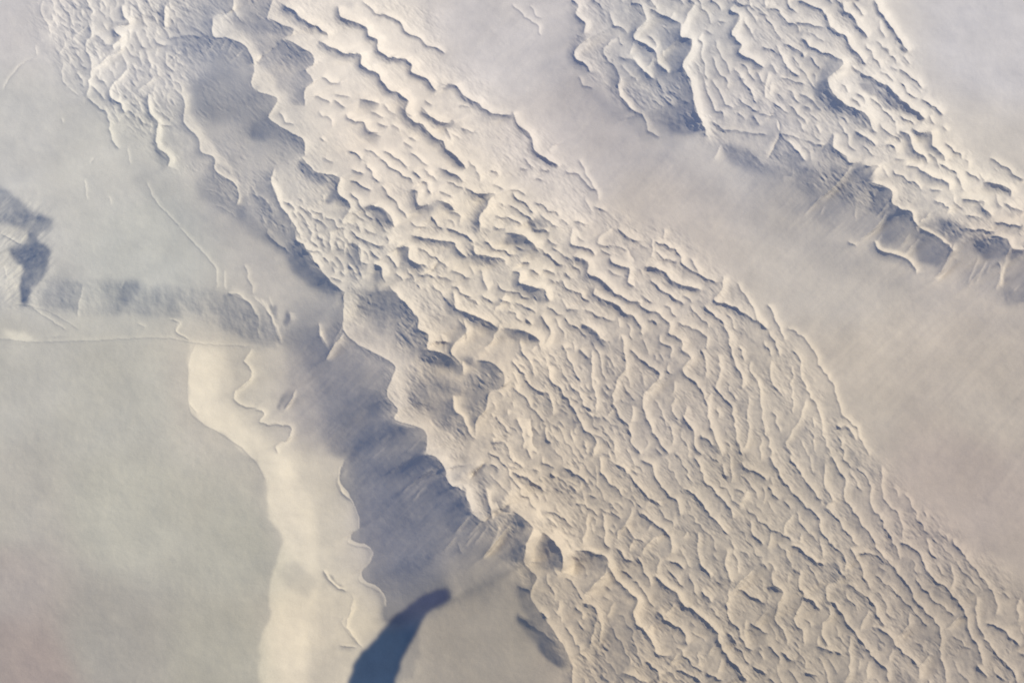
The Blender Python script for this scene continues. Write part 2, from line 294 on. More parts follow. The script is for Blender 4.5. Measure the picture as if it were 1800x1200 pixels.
# ------------------------------------------------------------------ dune crests
# every line: tile column, tile row, height, then points in tile units (a third of a photo pixel);
# the steep slip face lies to the right hand of the direction of travel (the south-west side)
CREST = '''
0 0 3 215,20 220,75 250,130 270,190
0 0 3 300,60 330,100 350,125
0 0 3 450,0 460,30 490,60 480,90
0 0 4 470,130 480,190 450,230 470,300 480,370 470,430 460,510
0 0 5 640,30 650,80 680,130 600,155 640,195 600,240 605,265
0 0 5 870,30 865,70 870,150
0 0 4 580,460 585,520 630,540 660,600
0 0 4 680,360 660,380 600,440 580,470
0 0 5 780,490 780,560 800,610 835,650 825,690 830,770 890,830 880,880
0 0 3 455,510 510,560 565,600 580,690 600,750 630,790
0 0 3 330,330 330,420 360,460
0 0 2 365,460 415,510
0 0 2 190,235 190,300
0 0 2 20,480 50,410 130,330 180,310
0 0 2 670,770 690,870
0 0 2.4 770,960 830,1070 900,1140 950,1200
0 0 2 445,940 460,1050
0 0 1.5 575,1030 585,1080
0 0 2 480,860 500,830
0 0 3 870,270 880,340 920,385
0 0 3 800,200 850,240 890,240
0 0 3 890,210 950,185 1040,190 1110,190
0 0 3 1010,130 1060,170 1090,180
0 0 2 1070,1000 1130,1010 1190,1050
0 0 2 1130,1080 1200,1110 1250,1150
0 0 3 330,190 340,240 310,290
0 0 2.5 500,180 560,230 600,240
0 0 3 600,170 640,250 560,310 480,370
0 0 2.5 700,340 720,380
0 0 3 810,400 780,440 720,480
0 0 3 480,450 530,500 560,530
0 0 2.5 850,655 910,665
0 0 2 320,620 335,650
0 0 3 1200,20 1240,70 1270,120
0 0 3 230,0 215,30
0 0 2.5 470,130 400,180 380,190
1 0 5 430,30 450,95 530,120 580,140 600,190 640,210 645,260 690,300 780,310 820,340 820,380 890,410 950,480
1 0 3 560,0 590,30 640,70 700,85 770,130 790,170 860,200 900,240 960,255 1000,285
1 0 5 150,20 200,60 240,100 320,140 370,175 375,205
1 0 5 330,215 400,250 470,280 550,290 560,350 630,380 660,420 700,470 750,490 800,530 790,590 830,640 880,660 930,720 980,740 1010,790 1060,830 1110,890
1 0 4 980,460 1050,450 1090,500 1160,540 1230,590 1350,610
1 0 5 870,580 930,620 1000,650 1040,630
1 0 3 350,400 400,435 450,430
1 0 3 300,510 360,520 390,550
1 0 4 470,600 500,630 570,650 590,690 650,700
1 0 4 550,520 600,530 650,545
1 0 3 600,590 680,620
1 0 3 800,720 850,740
1 0 3 770,750 830,775
1 0 3 120,590 160,640 200,660
1 0 5 450,930 430,1010 500,1080 490,1110 450,1170
1 0 4 80,960 110,1040 130,1090 180,1150 180,1200
1 0 6 560,1100 620,1085 680,1120 730,1200
1 0 4 980,890 1050,920 1095,960
1 0 4 1100,990 1180,1020 1270,1020
1 0 3 960,1010 1040,1030
1 0 5 820,990 850,1010 850,1060 870,1090 980,1060 1050,1110
1 0 5 1260,1030 1220,1060 1220,1090 1180,1140 1180,1200
1 0 4 500,890 570,920
1 0 3 900,910 960,950
1 0 3 1120,840 1160,890 1190,960
1 0 3 1240,970 1310,1000
1 0 3 890,880 920,930
1 0 3 1020,1110 1080,1140 1070,1190
1 0 3 760,560 830,620
1 0 3 640,640 700,670
1 0 4 0,330 60,280 130,230
1 0 3 230,1080 290,1140 340,1170
1 0 3 270,1090 300,1160
1 0 4 30,1130 50,1180
1 0 3 380,960 430,930
1 0 2.5 340,720 360,750
1 0 3 860,650 900,710
2 0 2 0,20 70,90 130,130 155,190
2 0 1.6 100,20 120,70 160,100
2 0 5 0,590 30,650 100,720 120,790 190,840 250,880
2 0 3 240,760 190,790
2 0 3 280,900 350,920 400,980 450,1000
2 0 2.5 350,840 400,930 440,1000 460,1060
2 0 3 430,1080 500,1120
2 0 5 310,0 350,30 340,80 385,130 380,180
2 0 4 410,200 335,260 340,310 390,340 410,390
2 0 5 630,10 690,40 700,120 650,170 650,210 720,240 760,280 770,330 830,390
2 0 4 555,190 480,270 530,340 570,400 560,480 600,540 650,590 690,600 720,690 780,720
2 0 6 725,45 820,90 890,130 890,190 945,210 940,260 920,300 900,350 940,420 950,500 970,570 1020,690 1010,730
2 0 5 970,10 930,70 900,140
2 0 6 1170,20 1150,50 1200,80 1170,150 1160,180 1210,240 1195,280 1260,310 1330,360
2 0 3 1090,100 1130,120
2 0 3 1010,160 1060,185
2 0 4 1190,390 1250,470 1290,545
2 0 3 1300,590 1350,610
2 0 4 820,470 880,510 930,550
2 0 4 560,300 640,320 700,380 750,420
2 0 3 1240,790 1290,830 1310,870
2 0 2.5 1110,760 1080,800 1060,840
2 0 3 640,210 620,290
2 0 3 880,200 800,270 790,300
2 0 3 750,300 710,360
2 0 3 350,400 380,450 430,470
2 0 3 600,630 680,590
2 0 3 1110,680 1200,690 1350,710
2 0 4 1350,380 1330,520
2 0 4 1330,0 1340,40
2 0 3 320,1160 400,1190
2 0 3 850,60 830,100
2 0 2.5 1000,700 1040,720
2 0 3 150,1130 200,1170 240,1200
3 0 4 0,40 60,60 80,100 140,130 170,170
3 0 5 150,0 240,30 300,70 320,120 350,160 410,190 430,240 480,290 520,340
3 0 5 395,0 400,50 450,95 480,140 530,200
3 0 5 560,0 590,60 640,130 690,200 740,280
3 0 4 140,120 240,130 300,150
3 0 5 170,200 250,260 340,290 400,340 320,410 320,450 360,510 410,550 490,590 530,620 545,670 580,700
3 0 6 490,380 560,420 640,460 690,510 730,550 800,600 830,630
3 0 4 690,360 760,410 820,470
3 0 4 810,520 870,560 930,610
3 0 3 610,250 650,270
3 0 3 920,660 945,700
3 0 4 60,270 90,330 110,370 170,400
3 0 4 240,380 255,440
3 0 4 80,230 160,260 190,310
3 0 4 0,610 45,620 55,690 100,740 150,790 200,850
3 0 3 50,700 130,720 180,740
3 0 4 110,550 160,600 210,650
3 0 3 190,550 230,590
3 0 3 150,620 200,700
3 0 4 455,690 530,730 570,770
3 0 3 490,630 530,670
3 0 5 345,700 350,780 410,820 430,860 500,850
3 0 5 500,870 590,880 560,900 540,940 545,980 650,1000 655,1070 700,1100 760,1120 770,1170 800,1200
3 0 5 760,670 800,700 860,695 870,770 910,800 940,850
3 0 5 690,685 750,720 770,790 830,830 850,860
3 0 4 720,870 800,890 860,930 940,960 960,1000
3 0 4 900,860 990,910 1020,990
3 0 4 610,760 660,770 680,810
3 0 4 1170,830 1250,880 1350,950
3 0 5 1130,960 1200,970 1280,1000 1280,1040
3 0 5 1020,1050 1130,1060 1140,1100 1190,1140
3 0 4 870,1050 950,1090 940,1130
3 0 4 1040,1130 1140,1150
3 0 4 1240,1070 1350,1120
3 0 4 1190,1170 1350,1190
3 0 3 180,280 190,300
3 0 4 20,430 0,500
3 0 3 60,410 150,430 200,450
3 0 3 170,490 240,530
3 0 3 850,990 920,1010
3 0 3 1000,930 1040,1010
3 0 3 130,880 120,930 80,930
3 0 3 450,960 560,950
3 0 3 280,790 340,720
3 0 3 200,740 260,760 320,770
3 0 3 860,1130 830,1140 800,1180
3 1 5 790,0 880,40 970,110 960,160
3 1 4 560,70 590,120 700,150 770,200 780,250
3 1 3 420,70 470,100
3 1 4 1210,180 1230,220 1215,300
3 1 3 1260,330 1265,400
3 1 4 920,0 940,50
3 1 4 1170,40 1260,60 1290,110 1350,125
3 1 4 1000,0 1100,10 1200,20
3 1 3 0,400 40,480 90,600
3 1 3 0,540 40,610 65,680
3 1 2.5 100,520 200,590 250,660 280,740 340,820 370,920 400,990 470,1060 490,1120 540,1200
3 1 2.5 120,640 165,690 175,780 220,880 265,950 290,1080 330,1200
3 1 3 15,700 15,800 80,890
3 1 2.5 200,900 170,1000 100,1130 130,1200
3 1 3 0,1090 20,1200
3 1 4 360,1040 430,1060 460,1120
2 1 4 550,0 620,50 680,80
2 1 3 740,60 740,160
2 1 4 750,70 870,120 900,190 970,240 1060,280 1090,290
2 1 3 800,0 800,60
2 1 3 790,160 880,180
2 1 3 940,160 990,250
2 1 4 1110,250 1110,330 1065,380 1150,410 1220,450 1290,490 1340,530
2 1 4 1010,410 1080,470 1130,530 1150,620 1170,700 1210,780 1220,850
2 1 3 1180,290 1260,400 1300,490 1350,540
2 1 5 700,200 800,230 860,290 1000,330
2 1 4 730,270 790,330 860,370 910,410
2 1 4 510,150 540,190 620,220 610,290 650,310
2 1 5 320,150 400,180 400,240 480,280 540,340 620,380 680,400
2 1 4 320,0 310,80 400,110 440,150
2 1 4 440,320 440,360 540,400 600,450 640,470 680,520 690,570
2 1 4 660,380 700,430 770,450 830,510 835,560 890,590 900,640 940,690 900,750 960,810 1000,860 1030,940 1040,1020 1080,1130 1110,1200
2 1 3 780,560 780,600 840,630 840,690
2 1 3 870,500 950,530 1020,570 1030,640
2 1 3 990,640 1020,700 1020,790
2 1 3.5 1080,670 1100,740 1080,850 1150,930 1170,1010 1190,1130 1220,1200
2 1 4 620,640 690,700 770,760 770,800 700,870 690,930 710,1000 740,1070 780,1130 830,1200
2 1 4 580,560 590,650 600,740 560,800 530,900 560,980 620,1060 630,1130 680,1200
2 1 4 420,640 420,720 425,820 445,900 440,970
2 1 4 350,640 415,690
2 1 4.5 190,720 200,790 250,850 310,930 350,1000 380,1060 440,1110 430,1200
2 1 4 300,820 350,870 380,930 420,970
2 1 4 60,800 130,850 200,890 220,990
2 1 3 0,700 70,780
2 1 3 20,1000 60,1100 60,1170
2 1 4 180,1040 180,1110 210,1140
2 1 3 860,890 840,940
2 1 3.5 920,940 910,1010 960,1070 960,1140 1000,1200
2 1 4 990,1090 1050,1130 1100,1190
2 1 3 820,1040 850,1080 840,1150
2 1 3 1250,700 1260,760 1300,830 1310,900 1320,1000 1340,1100
2 1 2.5 1250,880 1240,1000 1250,1080 1220,1170
2 1 3 480,1070 530,1120 540,1180
2 1 4 70,480 110,510
2 1 4 150,460 180,500 205,560 170,620
2 1 6 0,540 80,550 140,590 140,620
2 1 5 360,510 420,530 480,590
2 1 4 280,430 350,430
2 1 6 0,30 60,45 110,85 145,130
2 1 4 45,180 100,190
2 1 4 160,220 230,240
2 1 4 270,235 320,270
2 1 5 0,230 40,240 40,290 110,310 170,330 200,390
2 1 3 540,940 500,1000
2 1 3 490,820 530,860
2 1 3 280,640 320,630
2 1 3 650,180 610,110
2 1 3 530,0 470,40 450,90
2 1 3 380,430 470,470 550,490
2 1 3 750,1160 800,1200
2 1 3 860,800 850,880
2 1 3 640,930 630,1030
2 1 3 310,1060 320,1140
2 1 3 570,560 560,600
2 1 3 130,1180 110,1120 100,1000
2 1 3 1060,870 1000,930
2 1 4 100,0 200,20
2 2 4.5 540,40 600,80 640,130 690,190 740,230 790,270
2 2 4 460,0 470,80 510,140 560,180 590,220
2 2 4 270,60 340,100 410,150
2 2 4 300,150 350,200
2 2 4 0,90 60,110 130,150 180,190
2 2 4 200,90 230,120
2 2 4 680,20 740,60 770,140 830,210 870,240 890,320
2 2 4 960,0 1000,80 1020,140 1080,200 1150,280 1170,330
2 2 4.5 900,170 970,210 1020,280 1080,350 1140,420
2 2 4 1110,40 1120,90 1150,110
2 2 4 1210,30 1220,60 1290,90 1350,130
2 2 4.5 680,300 740,350 810,400 840,450 840,520
2 2 3 600,370 640,430 700,460
2 2 3 630,270 610,350 560,400 550,450
2 2 4 480,300 490,400 490,460 520,490
2 2 3 400,300 390,380 370,470
2 2 4 550,480 600,540 640,560
2 2 4 660,530 690,590 740,690
2 2 4.5 820,550 870,570 910,600
2 2 4 980,400 980,500 990,560 1040,630 1060,650
2 2 4 1130,490 1130,600 1170,670
2 2 4 1260,340 1260,400 1330,470
2 2 3 1310,560 1350,600
2 2 5.5 750,630 800,680 870,730 900,780 960,820 1020,870 1080,930 1090,980 1130,1050 1190,1120 1240,1190
2 2 5 990,710 1060,770
2 2 5.5 760,820 830,880 890,910 930,1000
2 2 4.5 1190,700 1260,740 1340,780
2 2 4 1140,700 1140,850 1200,920 1210,970 1270,1030
2 2 4 1140,930 1190,1000
2 2 4 1250,880 1350,940
2 2 5 500,560 540,640 620,720 660,770 640,820 650,880 700,920 750,1000 760,1040 840,1060
2 2 10 200,430 250,490 270,550 260,620
2 2 8 110,390 85,450 75,480 65,570
2 2 5 380,500 500,540 490,620 430,680 380,740
2 2 5 370,770 430,800 450,850 420,960 410,1010
2 2 4 250,760 240,830
2 2 4 330,790 370,830 370,870
2 2 4 30,680 100,720
2 2 4 30,840 110,900 200,960 230,1000
2 2 4 150,820 190,860
2 2 4 860,1130 940,1150 1000,1200
2 2 4 1020,1140 1110,1190
2 2 5 580,1140 650,1170 720,1200
2 2 4 700,1080 770,1140 780,1200
2 2 3 540,770 500,850
2 2 3 440,1030 480,1060
2 2 3 860,780 810,840
2 2 3 1280,600 1200,670 1150,720
2 2 3 800,410 710,470 690,520
2 2 3 640,430 620,510
2 2 3 780,540 760,620
2 2 3 310,540 300,600
2 2 3 740,880 710,930
2 2 3 980,1030 980,1110
2 2 3 1070,1000 1030,1050
2 2 3 870,1040 830,1110
2 2 3 1250,180 1200,260
2 2 3 1170,170 1220,200 1200,240
2 2 3 1100,1070 1090,1150
2 2 3 180,290 260,320 320,380
2 2 4 1270,1110 1350,1150
2 2 3 740,340 720,400
2 2 3 330,250 400,270 460,320
2 2 3 400,200 450,230
2 2 3 0,30 60,60
2 2 3 100,70 150,90
2 2 3 1230,860 1220,950
2 2 3 1330,830 1280,900
2 2 3 160,330 150,270
2 2 3 930,400 900,430
2 2 3 790,240 700,240
2 2 3 520,290 580,340
2 2 3 580,600 640,650
3 2 3.5 0,0 50,70 70,120 130,190 180,250 270,330 280,400 340,470 400,530 410,610
3 2 3.5 110,0 170,90 200,140 250,200 290,240
3 2 3.5 300,40 300,160 340,230 310,270 370,340 410,400 480,480
3 2 3.5 330,0 370,70 410,130 400,210 450,290 500,370 550,430 580,500 640,560 700,640 750,700 790,780 860,850 910,920 910,1050 940,1150 940,1200
3 2 3 470,60 540,150 540,260 600,330 610,380 650,430 700,550
3 2 2.5 600,50 600,160 620,240 700,330 710,440
3 2 4 690,460 760,480 810,540 860,640 940,700 1040,830 1060,930 1120,1030 1130,1110
3 2 3 840,430 850,500 890,550
3 2 3 960,570 980,640 960,710
3 2 3 970,440 1030,520 1100,610 1170,700 1210,780 1195,840
3 2 3.5 1100,740 1100,860 1150,970 1230,1070 1300,1150 1320,1200
3 2 3 1340,750 1310,790 1330,880
3 2 4 1150,880 1240,920 1330,1010
3 2 4 480,510 560,520 620,570
3 2 3.5 430,480 490,590 510,650 550,710
3 2 5 120,470 180,500 240,550 300,580
3 2 3 270,430 290,540
3 2 3 130,310 90,370 80,420
3 2 4 0,160 60,240
3 2 3.5 20,590 30,680 80,720 50,800 40,880 90,930 100,1000
3 2 3.5 170,600 160,680 190,740 150,830 140,880 180,930 190,1000
3 2 4 390,640 310,690 310,750 370,800 410,870 460,940 510,1000 560,1070 620,1120 640,1200
3 2 4 420,670 480,720 550,770 580,850 620,900
3 2 3.5 290,760 330,830 290,890 290,960 320,1010
3 2 4.5 550,900 620,930 670,990 730,1050 790,1110 800,1180
3 2 3 540,810 500,870 490,920
3 2 3.5 430,950 430,1040 430,1130 400,1190
3 2 4 250,1010 320,1020 390,1050
3 2 3 740,820 740,900 680,950
3 2 4 0,1000 60,1060 60,1100
3 2 4 70,1030 130,1080 170,1060
3 2 4 190,1140 260,1160
3 2 4 1100,1100 1160,1170
3 2 5 180,740 240,770 280,820
3 2 4 0,680 70,720
3 2 3 180,410 160,460
3 2 3 1000,850 940,920
3 2 3 850,1050 800,1110
3 2 3 20,400 0,490
3 2 3 530,1080 520,1180
3 2 3 260,950 270,1010
3 2 3 0,1170 40,1200
3 2 3 660,1010 640,1090
1 1 4 60,0 70,50 140,100 180,140
1 1 5 205,0 210,60 250,90 290,150 340,220
1 1 4 390,20 390,80 400,130
1 1 4 480,80 550,100 550,170
1 1 4 690,40 700,90
1 1 5 620,190 660,210 665,260
1 1 5 740,100 800,105 810,170 900,200
1 1 4 820,40 920,60 1040,80 1060,110 1110,160
1 1 4 1150,90 1160,140 1290,160 1320,200
1 1 4 720,330 780,390 850,470 860,530 910,570 900,630 980,680
1 1 4 1110,560 1060,600 1030,640 1030,670 1080,710 1090,770
1 1 4 1040,880 1045,950 1090,1000 1130,1090
1 1 4 1030,220 1130,270
1 1 4 1040,330 1050,420 1120,450 1230,500 1280,530
1 1 4 1060,480 1110,540 1110,580
1 1 4 1190,350 1250,400
1 1 3 390,260 460,290
1 1 3 850,290 870,330
1 1 3 780,270 820,260
1 1 3 340,540 350,590 380,630
1 1 3 180,440 180,490
1 1 4 1240,1130 1310,1130
1 1 4 640,330 700,340
1 1 4 940,600 1040,600
1 1 3 920,230 970,180
1 1 3 930,300 1000,370 1040,420
1 1 3 950,250 1040,280
1 1 4 1320,340 1260,440
1 1 3 240,110 340,130
1 1 3 460,10 470,60
1 1 3 1290,500 1240,600 1200,640
1 1 3 300,10 290,60 330,110
1 1 4 500,10 540,50 600,80 680,100
1 1 4 1180,220 1230,330
1 1 3 1280,370 1350,400
1 1 4 1000,0 1110,40 1150,90
1 1 3 560,0 640,30
1 1 3 980,560 1000,660
2 1 3 140,620 100,640
1 2 5 950,10 1000,80 1020,150 1100,190 1140,300
1 2 4 1160,120 1150,90 1210,40
1 2 4 1230,40 1290,70
1 2 4 1210,170 1230,260 1250,340
1 2 3 1090,150 1120,200
1 2 4 1280,290 1340,260
1 2 3 1020,60 1100,50
1 2 3 480,60 430,140 470,210 510,240
1 2 1.6 350,600 410,680 480,720
1 2 1.8 510,760 490,850 480,910 550,1000
1 2 3 1060,460 1090,520
0 1 2.4 950,0 1050,110 1130,200 1140,240 1145,320
0 1 2 1180,220 1190,330
0 1 2 1290,190 1310,260 1340,350
0 1 3 1200,340 1280,370 1350,450 1370,540
0 1 2.5 1330,640 1290,700 1330,780 1240,870 1260,930 1350,950
1 1 2.5 0,950 40,980 30,1030 150,1040 190,1070 160,1120 100,1150 120,1190
0 1 2 890,480 950,500 930,550 1000,590
0 1 2 150,410 270,490 350,540
0 1 3 440,300 410,430 410,470
0 1 2 720,500 770,530
0 1 2 270,580 320,565
0 1 2 20,200 40,270
0 1 2 990,920 1040,980
0 1 3 0,30 60,60 130,100
'''
RIBS = '''
0 0 3 1202,1546 1313,1597 1364,1668
0 0 4 1333,1557 1414,1647 1455,1738 1480,1809
0 0 3 1394,1587 1434,1688
1 2 5 1290,350 1260,440 1200,540
1 2 3 1180,380 1100,480
2 0 7 1800,870 1695,990 1620,1050
2 0 4 1640,1020 1590,1080 1540,1135
2 0 5 1980,1110 1920,1200 1830,1260
2 0 6 2340,1275 2295,1395 2220,1470
2 0 3 2460,1350 2400,1500
2 0 3 2500,1370 2440,1500
2 0 5 2610,1350 2580,1440 2550,1530
2 0 4 2700,1420 2640,1540
2 0 4 2100,1230 2050,1300
1 2 3 900,150 820,240
1 2 3 700,-60 600,20
1 1 3 1000,1130 880,1190
1 2 4 1060,420 990,500
3 0 3 460,1090 460,1170
3 0 4 640,1060 570,1150
3 0 3 300,1080 270,1130
3 1 5 970,110 920,220 880,270
3 1 4 800,50 720,140
3 1 3 1120,230 1050,310
3 1 3 1170,190 1150,240
3 1 4 1290,80 1240,180
3 1 4 1350,280 1280,340
3 1 3 600,30 570,80
1 1 3 20,370 60,440 110,530 135,610
1 1 2 60,360 90,430
1 1 2 0,520 20,580
1 1 3 470,500 400,620
1 1 4 900,1080 790,1190
1 1 2 860,470 780,560
1 1 2 820,440 720,500
1 1 2 700,880 650,910
1 2 2.5 830,0 700,90
1 2 4 970,50 870,110 770,190
1 2 3 960,80 850,150
1 2 4 1130,310 1050,410
1 2 3 1190,340 1110,440
1 2 3 1220,370 1150,470
1 2 8 1350,350 1270,450 1190,540
0 0 3 1230,210 1200,280
0 0 2.5 1190,210 1160,270
0 0 2.5 1130,230 1080,280
0 0 2 1290,250 1210,330
0 0 2 960,250 880,340
0 1 2 640,330 660,280
'''
# larger dunes: tile, height, width of the slip face, length of the windward side, points
DUNES = '''
1 1 16 62 55 700,300 735,350 780,390 850,470 860,530 910,570 900,630
1 1 14 28 30 880,640 940,650 1000,670 1040,700 1090,740
1 1 16 50 50 1160,700 1230,705 1300,760 1305,830 1230,870 1215,950 1160,1020 1160,1100
1 1 12 30 26 1040,880 1045,950 1090,1000 1130,1090 1160,1110
1 1 7 16 14 1090,700 1095,780
1 1 10 25 22 1300,530 1400,540 1480,580 1490,610
1 1 12 24 25 740,100 800,105 810,170 900,200
1 1 12 30 25 620,190 660,210 665,260 690,290
1 1 10 30 22 540,80 550,170 600,190
1 1 11 28 25 1040,340 1060,430 1120,450 1230,500 1280,530
1 1 12 28 30 1310,30 1370,30 1440,70 1490,110
1 1 9 22 20 1150,90 1170,150 1290,160 1310,190
1 1 8 16 18 820,40 920,60 1040,80 1060,110 1110,160
1 1 9 25 25 1380,250 1420,300 1520,340 1560,390
1 1 14 34 24 450,400 465,470 460,560 410,620 370,700
1 1 7 20 12 210,850 190,900 150,960
1 1 10 36 20 330,500 340,580 390,650
1 1 8 22 20 1110,560 1060,590 1030,640 1030,680
1 1 8 25 20 1090,480 1110,550 1110,600
1 1 9 16 22 200,60 250,90 290,170 340,230
1 1 8 12 20 465,345 460,480 470,555 550,620 725,720 715,790 690,880 750,960 735,1010 870,1055 900,1100 895,1190
1 2 8 12 20 900,0 895,-10 950,10 1000,80 1015,155 1100,205 1135,300
2 2 6 10 16 110,390 80,470 65,570 130,640 100,740 180,870 270,1000 320,1110
1 0 9 20 26 330,210 400,250 470,280 550,290 560,350 630,380 660,420 700,470 750,490 800,530
1 0 9 22 22 800,530 790,590 830,640 880,660 930,720 980,740 1010,790 1060,830 1110,890
1 0 8 16 24 430,30 450,95 530,120 580,140 600,190 640,210 645,260 690,300 780,310 820,340 820,380 890,410 950,480
1 0 5 10 16 640,70 700,85 770,130 790,170 860,200 900,240 960,255 1000,285
1 0 7 16 20 980,440 1050,450 1090,500 1160,540 1230,590 1350,610
1 0 8 18 20 870,560 930,620 1000,650 1040,630
1 0 12 30 26 600,1090 660,1095 710,1140 730,1200
1 0 12 30 22 240,830 280,870 320,910 400,920 450,940
1 0 12 25 22 450,940 430,1010 500,1080 490,1110
1 0 13 60 40 150,200 240,250 300,290 300,340
1 0 9 40 22 300,430 255,480 260,560
1 0 9 30 20 60,90 130,125 195,150 190,180
1 0 8 22 18 120,10 200,60 240,100 320,140
1 0 10 30 22 70,590 75,630 170,690 250,740 255,810
1 0 8 16 16 100,880 80,960 110,1040 130,1090
1 0 9 22 22 1260,1030 1220,1060 1220,1090 1180,1140 1180,1230
1 0 9 20 22 840,990 860,1080 980,1060 1050,1110
1 0 8 20 20 960,880 1050,920 1095,960
1 0 8 20 20 1100,990 1180,1020 1270,1020
1 0 7 30 20 540,520 600,530 650,545
1 0 7 28 20 570,650 600,690 660,720
0 0 10 26 26 1125,90 1125,190 1200,200 1290,240 1340,340 1325,430
0 0 9 20 20 880,10 865,70 870,150
0 0 7 14 22 640,30 650,80 680,130 600,155 640,195 600,240
0 0 7 14 20 580,460 585,520 630,540 660,600
0 0 7 14 20 780,490 780,560 800,610 835,650 825,690 830,770 890,830 880,880
0 0 8 16 18 950,490 975,550 970,640 1050,740 1060,800 1130,830 1135,900 1230,960 1260,1020 1250,1080
2 0 12 50 40 890,130 890,190 945,210 940,260 900,350 950,480 970,590 1020,690
2 0 8 25 25 630,300 700,380 750,420
2 0 8 20 20 770,330 830,390
2 0 8 16 22 340,80 385,130 380,180
2 0 8 20 22 410,200 335,260 340,310 390,340
2 0 8 24 22 565,400 560,480 600,540 650,590
2 0 8 18 22 1200,80 1170,150 1160,180 1210,240 1195,280 1260,310 1330,360
2 0 7 20 20 700,110 650,170 650,210 720,240 760,280
2 0 6 14 16 30,650 100,720 120,790 190,840 250,880
3 0 15 36 40 400,345 320,410 320,450 360,510 410,550 490,590 530,620 545,670
3 0 9 18 26 490,380 560,420 640,460 690,510 730,550 800,600 830,630
3 0 8 16 24 300,70 320,120 350,160 410,190 430,240 480,290 520,340
3 0 7 16 20 395,0 400,50 450,95 480,140 530,200
3 0 7 12 22 560,0 590,60 640,130 690,200 740,280
3 0 9 24 20 345,700 350,780 410,820 430,860
3 0 9 24 20 760,670 800,700 860,695 870,770 910,800 940,850
3 0 9 22 20 690,685 750,720 770,790 830,830
3 0 8 22 20 800,890 860,930 940,960 960,1000
3 0 8 22 20 1130,960 1200,970 1280,1000 1280,1040
3 0 8 22 20 1100,1060 1140,1100 1190,1140
3 0 9 18 18 540,960 650,1000 655,1070 700,1100 760,1120 770,1170 800,1230
3 0 7 24 18 0,840 60,700 45,620 0,600
3 0 7 18 18 455,690 530,730 570,770
3 0 7 18 18 100,740 150,790 200,850
3 0 7 16 18 40,230 60,270 90,330 110,370 170,400
3 1 8 20 16 1150,60 1260,60 1290,110 1400,125
3 1 6 18 14 790,0 880,40 970,110
3 1 6 22 14 560,70 590,120 700,150 770,200
2 1 10 26 25 360,500 420,530 480,590 520,600
2 1 8 20 20 320,150 400,180 400,240 480,280 540,340
2 1 8 18 22 440,310 440,360 540,400 600,450 640,470
2 1 7 14 20 510,150 540,190 620,220 610,290 650,310
2 1 7 14 20 700,200 800,230 860,290 1000,330
2 1 8 20 22 0,230 40,240 40,290 110,310 170,330 200,390
2 2 12 42 24 0,290 60,330 110,390 80,450 70,560
2 2 12 48 24 160,400 200,430 250,490 270,550 260,620
2 2 7 26 16 330,500 400,500 500,540
2 2 9 26 20 100,740 180,860 270,1010 320,1120
2 2 6 14 18 750,630 800,680 870,730 900,780 960,820 1020,870 1080,930 1090,980 1130,1050 1190,1120 1240,1190
2 2 6 14 18 500,560 540,640 620,720 660,770 640,820 650,880 700,920 750,1000
2 2 6 30 20 440,820 470,900 460,1000
1 2 7 16 14 1130,130 1150,90 1210,40
1 2 7 16 14 1200,170 1230,260 1250,340
1 2 8 20 14 1340,300 1290,290 1270,240
1 2 4 14 8 440,1000 530,1010
1 2 3 10 8 350,600 410,680 480,720
'''
def lines(txt):
    for l in txt.strip().splitlines():
        f = l.split(); ti, tj, A = int(f[0]), int(f[1]), float(f[2])
        yield A, [(450*ti + float(a.split(',')[0])/3, 400*tj + float(a.split(',')[1])/3) for a in f[3:]]

def seg_field(pts, pad, scal=0.0):
    q = catmull(pts, 3.0)
    if scal and len(q) > 4:
        tg = np.gradient(q, axis=0); tg /= np.hypot(tg[:, 0], tg[:, 1])[:, None]+1e-9
        L0 = np.concatenate([[0], np.cumsum(np.hypot(*np.diff(q, axis=0).T))])
        ph = L0/27.0 + .7*fbm(q[:, 0]/40, q[:, 1]/40, 25, 2)
        off = scal*(np.abs(np.sin(math.pi*ph))-.6)
        q = q + off[:, None]*np.stack([tg[:, 1], -tg[:, 0]], 1)
    n1 = fbm(q[:, 0]/9, q[:, 1]/9, 21, 2); n2 = fbm(q[:, 0]/9+40, q[:, 1]/9, 22, 2)
    q = q + 1.6*np.stack([n1, n2], 1)
    x0, x1 = q[:, 0].min()-pad, q[:, 0].max()+pad; y0, y1 = q[:, 1].min()-pad, q[:, 1].max()+pad
    i0, i1 = max(0, int(ix(x0))), min(NU, int(ix(x1))+1); j0, j1 = max(0, int(iy(y0))), min(NV, int(iy(y1))+1)
    if i1 <= i0 or j1 <= j0: return None
    X = U[j0:j1, i0:i1]; Y = V[j0:j1, i0:i1]
    best = np.full(X.shape, 1e18); sg = np.zeros(X.shape); tt = np.zeros(X.shape); an = np.zeros(X.shape)
    L = np.concatenate([[0], np.cumsum(np.hypot(*np.diff(q, axis=0).T))])
    for k in range(len(q)-1):
        ax, ay = q[k]; dx, dy = q[k+1]-q[k]; l2 = dx*dx+dy*dy+1e-9
        t = np.clip(((X-ax)*dx+(Y-ay)*dy)/l2, 0, 1)
        ex = X-ax-t*dx; ey = Y-ay-t*dy; d2 = ex*ex+ey*ey
        m = d2 < best
        l = math.sqrt(l2); s = (ex*-dy+ey*dx)/l
        best = np.where(m, d2, best); sg = np.where(m, s, sg); tt = np.where(m, L[k]+t*l, tt); an = np.where(m, dx/l, an)
    return (slice(j0, j1), slice(i0, i1)), np.sqrt(best), sg, tt, L[-1], blur(an, 1.5)

